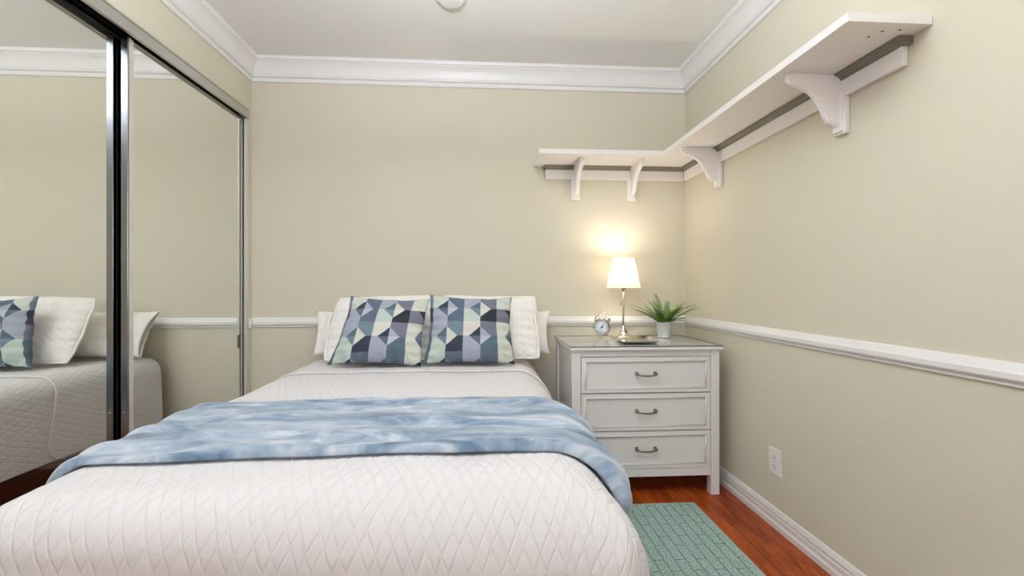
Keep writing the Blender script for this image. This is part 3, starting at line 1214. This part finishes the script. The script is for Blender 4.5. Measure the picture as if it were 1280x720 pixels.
def frond(az, length, elev, droop, mi, wmax):
    base = Vector((PX + 0.018 * math.cos(az), PY + 0.018 * math.sin(az), ZT + 0.082))
    out = Vector((math.cos(az), math.sin(az), 0))
    mb = MB()
    N = 17
    pts = []
    p = base.copy()
    el = elev
    for k in range(N + 1):
        pts.append(p.copy())
        p = p + (out * math.cos(el) + Vector((0, 0, 1)) * math.sin(el)) * (length / N)
        el -= droop / N
    mb.tube(pts, [0.0014 * (1 - 0.75 * k / N) for k in range(N + 1)], 5)
    side = Vector((-math.sin(az), math.cos(az), 0))
    for k in range(2, N + 1):
        t = k / N
        w = 1.45 * wmax * (math.sin(math.pi * min(1, 0.18 + 0.55 * (1 - t) + 0.1)) ** 0.8) * (1 - t) ** 0.55 + 0.003
        tan = (pts[k] - pts[k - 1]).normalized()
        up = tan.cross(side).normalized()
        for s in (-1, 1):
            d = (side * s * 0.9 + tan * 0.45 - up * s * s * -0.12).normalized()
            q = tan * (length / N * 0.34)
            a = pts[k]
            jit = 1 + random.uniform(-0.12, 0.12)
            tip = a + d * w * jit - Vector((0, 0, 0.15 * w))
            m1 = a + d * w * 0.45 + q * 0.9 + up * 0.0012
            m2 = a + d * w * 0.45 - q * 0.9 + up * 0.0012
            mb.add([a + q * 0.5, m1, tip, m2, a - q * 0.5], [(0, 1, 2, 3, 4)])
    return mb.build('frond', leaf_ms[mi], fern, fix=False)


FR = [(math.radians(2), 0.215, 0.62, 0.25, 0, 0.026), (math.radians(182), 0.215, 0.62, 0.3, 0, 0.026), (math.radians(176), 0.225, 0.90, 0.75, 0, 0.026), (math.radians(190), 0.20, 0.75, 0.6, 1, 0.024), (math.radians(4), 0.225, 0.95, 0.85, 0, 0.026),
      (math.radians(-8), 0.215, 0.72, 0.55, 1, 0.024), (math.radians(18), 0.20, 1.05, 0.7, 1, 0.024), (math.radians(150), 0.19, 1.1, 0.6, 1, 0.024),
      (math.radians(100), 0.20, 1.35, 0.4, 0, 0.024), (math.radians(205), 0.205, 1.36, 0.35, 2, 0.022), (math.radians(260), 0.15, 1.15, 0.8, 2, 0.024),
      (math.radians(300), 0.16, 1.15, 0.8, 1, 0.024), (math.radians(325), 0.185, 1.15, 0.75, 2, 0.024), (math.radians(228), 0.16, 1.0, 0.8, 0, 0.024),
      (math.radians(280), 0.12, 0.75, 0.9, 0, 0.022), (math.radians(345), 0.15, 0.85, 0.8, 1, 0.022), (math.radians(210), 0.14, 0.7, 0.8, 1, 0.022),
      (math.radians(60), 0.17, 1.25, 0.6, 1, 0.022), (math.radians(128), 0.17, 1.3, 0.7, 0, 0.022), (math.radians(270), 0.15, 1.42, 0.5, 1, 0.022),
      (math.radians(312), 0.13, 0.6, 0.9, 0, 0.022), (math.radians(245), 0.13, 0.55, 0.9, 0, 0.022), (math.radians(30), 0.18, 1.2, 0.9, 2, 0.022),
      (math.radians(185), 0.15, 1.2, 0.9, 2, 0.022), (math.radians(335), 0.17, 1.30, 0.6, 2, 0.022)]
for a in FR:
    frond(*a)
for k in range(26):
    frond(random.uniform(0, 6.28), random.uniform(0.10, 0.18), random.uniform(0.55, 1.3), random.uniform(0.4, 0.9), (0, 1, 1, 2)[k % 4], 0.026)

# ------------------------------------------------------------------ corner shelf
SB, ST = 1.872, 1.900
SYF, SXF, SXL, SYE = 2.632, 1.068, 0.326, 1.268
shelf = thing('corner_shelf', (XR - 0.02, YB - 0.02, 1.65), 'white L shaped wall shelf on corbel brackets high in the corner', 'shelf')
e = 0.0015
s1 = MB()
s1.prism([(SXL, YB - e), (XR - e, YB - e), (XR - e, SYE), (SXF, SYE), (SXF, SYF), (SXL, SYF)], (0, 0, SB), (1, 0, 0), (0, 1, 0), (0, 0, ST - SB))
so_ = s1.build('shelf_board', shelf_m, shelf)
bv = so_.modifiers.new('edge', 'BEVEL')
bv.width = 0.0015
bv.segments = 2
for x, y in ((1.215, 1.312), (1.262, 1.302), (1.200, 1.345)):
    sc_ = MB()
    sc_.tube([(x, y, SB - 0.0005), (x, y, SB + 0.004)], 0.004, 10)
    sc_.build('screw_hole', slot_m, so_)
bb = MB()
BZ0, BZ1 = 1.788, 1.862
bb.box(0.402, XR - 0.0215, YB - 0.021, YB - e, BZ0, BZ1, 0.003)
bb.box(XR - 0.021, XR - e, 1.345, YB - 0.0225, BZ0, BZ1, 0.003)
bb.build('backing_board', shelf_m, shelf)
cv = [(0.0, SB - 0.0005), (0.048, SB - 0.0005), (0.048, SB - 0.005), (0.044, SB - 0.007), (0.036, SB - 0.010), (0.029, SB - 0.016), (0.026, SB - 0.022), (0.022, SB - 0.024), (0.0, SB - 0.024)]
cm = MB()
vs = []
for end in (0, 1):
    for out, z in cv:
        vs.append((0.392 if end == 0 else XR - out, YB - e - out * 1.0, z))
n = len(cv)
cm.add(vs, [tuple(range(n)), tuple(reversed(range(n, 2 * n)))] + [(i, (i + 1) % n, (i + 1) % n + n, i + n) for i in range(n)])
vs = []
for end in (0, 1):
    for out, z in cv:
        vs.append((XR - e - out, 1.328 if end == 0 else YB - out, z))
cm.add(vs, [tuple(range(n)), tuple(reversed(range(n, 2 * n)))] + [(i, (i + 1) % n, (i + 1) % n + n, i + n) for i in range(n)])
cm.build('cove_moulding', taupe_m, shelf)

CORB = [(0, 1.0), (1.0, 1.0), (1.0, 0.965), (0.99, 0.90), (0.95, 0.845), (0.88, 0.81), (0.78, 0.775), (0.67, 0.73), (0.57, 0.67), (0.48, 0.59), (0.41, 0.50), (0.355, 0.40),
        (0.31, 0.30), (0.27, 0.21), (0.22, 0.14), (0.15, 0.10), (0.07, 0.085), (0, 0.085)]


def bracket(wall, pos):
    D0 = 0.021            # in front of the backing board
    DEP, Z0, Z1 = 0.205, 1.668, SB - 0.001
    W, PWD = 0.026, 0.056
    b = MB()
    prof = [(D0 + a * DEP, Z0 + c_ * (Z1 - Z0)) for a, c_ in CORB]
    inner = [(D0 + a * (DEP - 0.008), Z0 + 0.006 + c_ * (Z1 - Z0 - 0.006)) for a, c_ in CORB]
    pl_ = MB()
    if wall == 'back':
        b.prism(inner, (pos - W / 2, YB, 0), (0, -1, 0), (0, 0, 1), (W, 0, 0))
        b.prism(prof, (pos - W / 2 + 0.005, YB, 0), (0, -1, 0), (0, 0, 1), (W - 0.010, 0, 0))
        pl_.box(pos - PWD / 2, pos + PWD / 2, YB - 0.020, YB - e, 1.655, BZ0 - 0.0005, 0.002)
        pl_.box(pos - PWD / 2 + 0.008, pos + PWD / 2 - 0.008, YB - 0.030, YB - 0.019, 1.662, BZ0 + 0.02, 0.002)
    else:
        b.prism(inner, (XR, pos - W / 2, 0), (-1, 0, 0), (0, 0, 1), (0, W, 0))
        b.prism(prof, (XR, pos - W / 2 + 0.005, 0), (-1, 0, 0), (0, 0, 1), (0, W - 0.010, 0))
        pl_.box(XR - 0.020, XR - e, pos - PWD / 2, pos + PWD / 2, 1.655, BZ0 - 0.0005, 0.002)
        pl_.box(XR - 0.030, XR - 0.019, pos - PWD / 2 + 0.008, pos + PWD / 2 - 0.008, 1.662, BZ0 + 0.02, 0.002)
    o = b.build('bracket', shelf_m, shelf)
    pl_.build('mounting_plate', shelf_m, o)


bracket('back', 0.598)
bracket('back', 0.966)
bracket('right', 2.478)
bracket('right', 1.600)

# ------------------------------------------------------------------ rug, outlet, detector
rug = thing('rug', (0.76, 1.35, 0.0), 'small teal woven rug on the wood floor beside the bed', 'rug')
RX0, RX1, RY0, RY1 = 0.45, 1.062, 0.55, 2.232
MB().box(RX0 + 0.012, RX1 - 0.012, RY0 + 0.012, RY1 - 0.012, 0.0005, 0.011, 0.003).build('woven_field', rug_m, rug)
eb = MB()
for x0, x1, y0, y1 in ((RX0, RX0 + 0.013, RY0, RY1), (RX1 - 0.013, RX1, RY0, RY1), (RX0, RX1, RY0, RY0 + 0.013), (RX0, RX1, RY1 - 0.013, RY1)):
    eb.box(x0, x1, y0, y1, 0.0005, 0.0095, 0.003)
eb.build('binding', rugedge_m, rug)

OY, OZ = 1.995, 0.297
outlet = thing('wall_outlet', (XR, OY, OZ), 'white duplex electrical outlet low on the right wall', 'outlet')
MB().box(XR - 0.006, XR - 0.0003, OY - 0.041, OY + 0.041, OZ - 0.060, OZ + 0.060, 0.002).build('cover_plate', plastic_m, outlet)
for zz in (OZ + 0.0215, OZ - 0.0215):
    r_ = MB()
    poly = []
    for k in range(24):
        a = 2 * math.pi * k / 24
        poly.append((0.018 * math.cos(a), max(-0.0135, min(0.0135, 0.018 * math.sin(a)))))
    r_.prism(poly, (XR - 0.0075, OY, zz), (0, 1, 0), (0, 0, 1), (0.002, 0, 0))
    ro = r_.build('receptacle', plastic_m, outlet)
    sl = MB()
    sl.box(XR - 0.0080, XR - 0.0072, OY - 0.0085, OY - 0.0058, zz - 0.002, zz + 0.008)
    sl.box(XR - 0.0080, XR - 0.0072, OY + 0.0055, OY + 0.0082, zz - 0.001, zz + 0.007)
    sl.tube([(XR - 0.0080, OY, zz - 0.0075), (XR - 0.0072, OY, zz - 0.0075)], 0.0028, 10)
    sl.build('slots', slot_m, ro)
sw = MB()
sw.tube([(XR - 0.0072, OY, OZ), (XR - 0.0058, OY, OZ)], 0.003, 10)
sw.build('screw', nickel_m, outlet)

DXC, DYC = -0.155, 2.228
det = thing('smoke_detector', (DXC, DYC, H), 'round white smoke detector on the ceiling at the top edge', 'smoke detector')
MB().lathe([(0, H - 0.028), (0.045, H - 0.028), (0.058, H - 0.024), (0.064, H - 0.012), (0.066, H - 0.009)], DXC, DYC, 48, cap=False).build('cover', plastic_m, det)
MB().lathe([(0.066, H - 0.009), (0.076, H - 0.008), (0.077, H - 0.0003), (0.0, H - 0.0003)], DXC, DYC, 48, cap=False).build('mounting_base', plastic_m, det)
# unseen stem and bowl, added to carry the fill uplight over the bed
LMX, LMY, LMZ = -0.12, 0.80, 1.98
fx = thing('added_fill_lamp', (LMX, LMY, H), 'added unseen fill lamp with an upturned white bowl over the foot of the bed', 'lamp')
MB().lathe([(0.0, H - 0.0003), (0.06, H - 0.0003), (0.06, H - 0.015), (0.01, H - 0.03), (0.007, H - 0.04), (0.007, LMZ - 0.07), (0, LMZ - 0.07)], LMX, LMY, 24, cap=False).build('stem', nickel_m, fx)
MB().lathe([(0.0, LMZ - 0.09), (0.08, LMZ - 0.085), (0.18, LMZ - 0.06), (0.27, LMZ - 0.012), (0.28, LMZ - 0.004), (0.272, LMZ - 0.004), (0.17, LMZ - 0.045), (0.0, LMZ - 0.075)], LMX, LMY, 40, cap=False).build('bowl', plastic_m, fx)
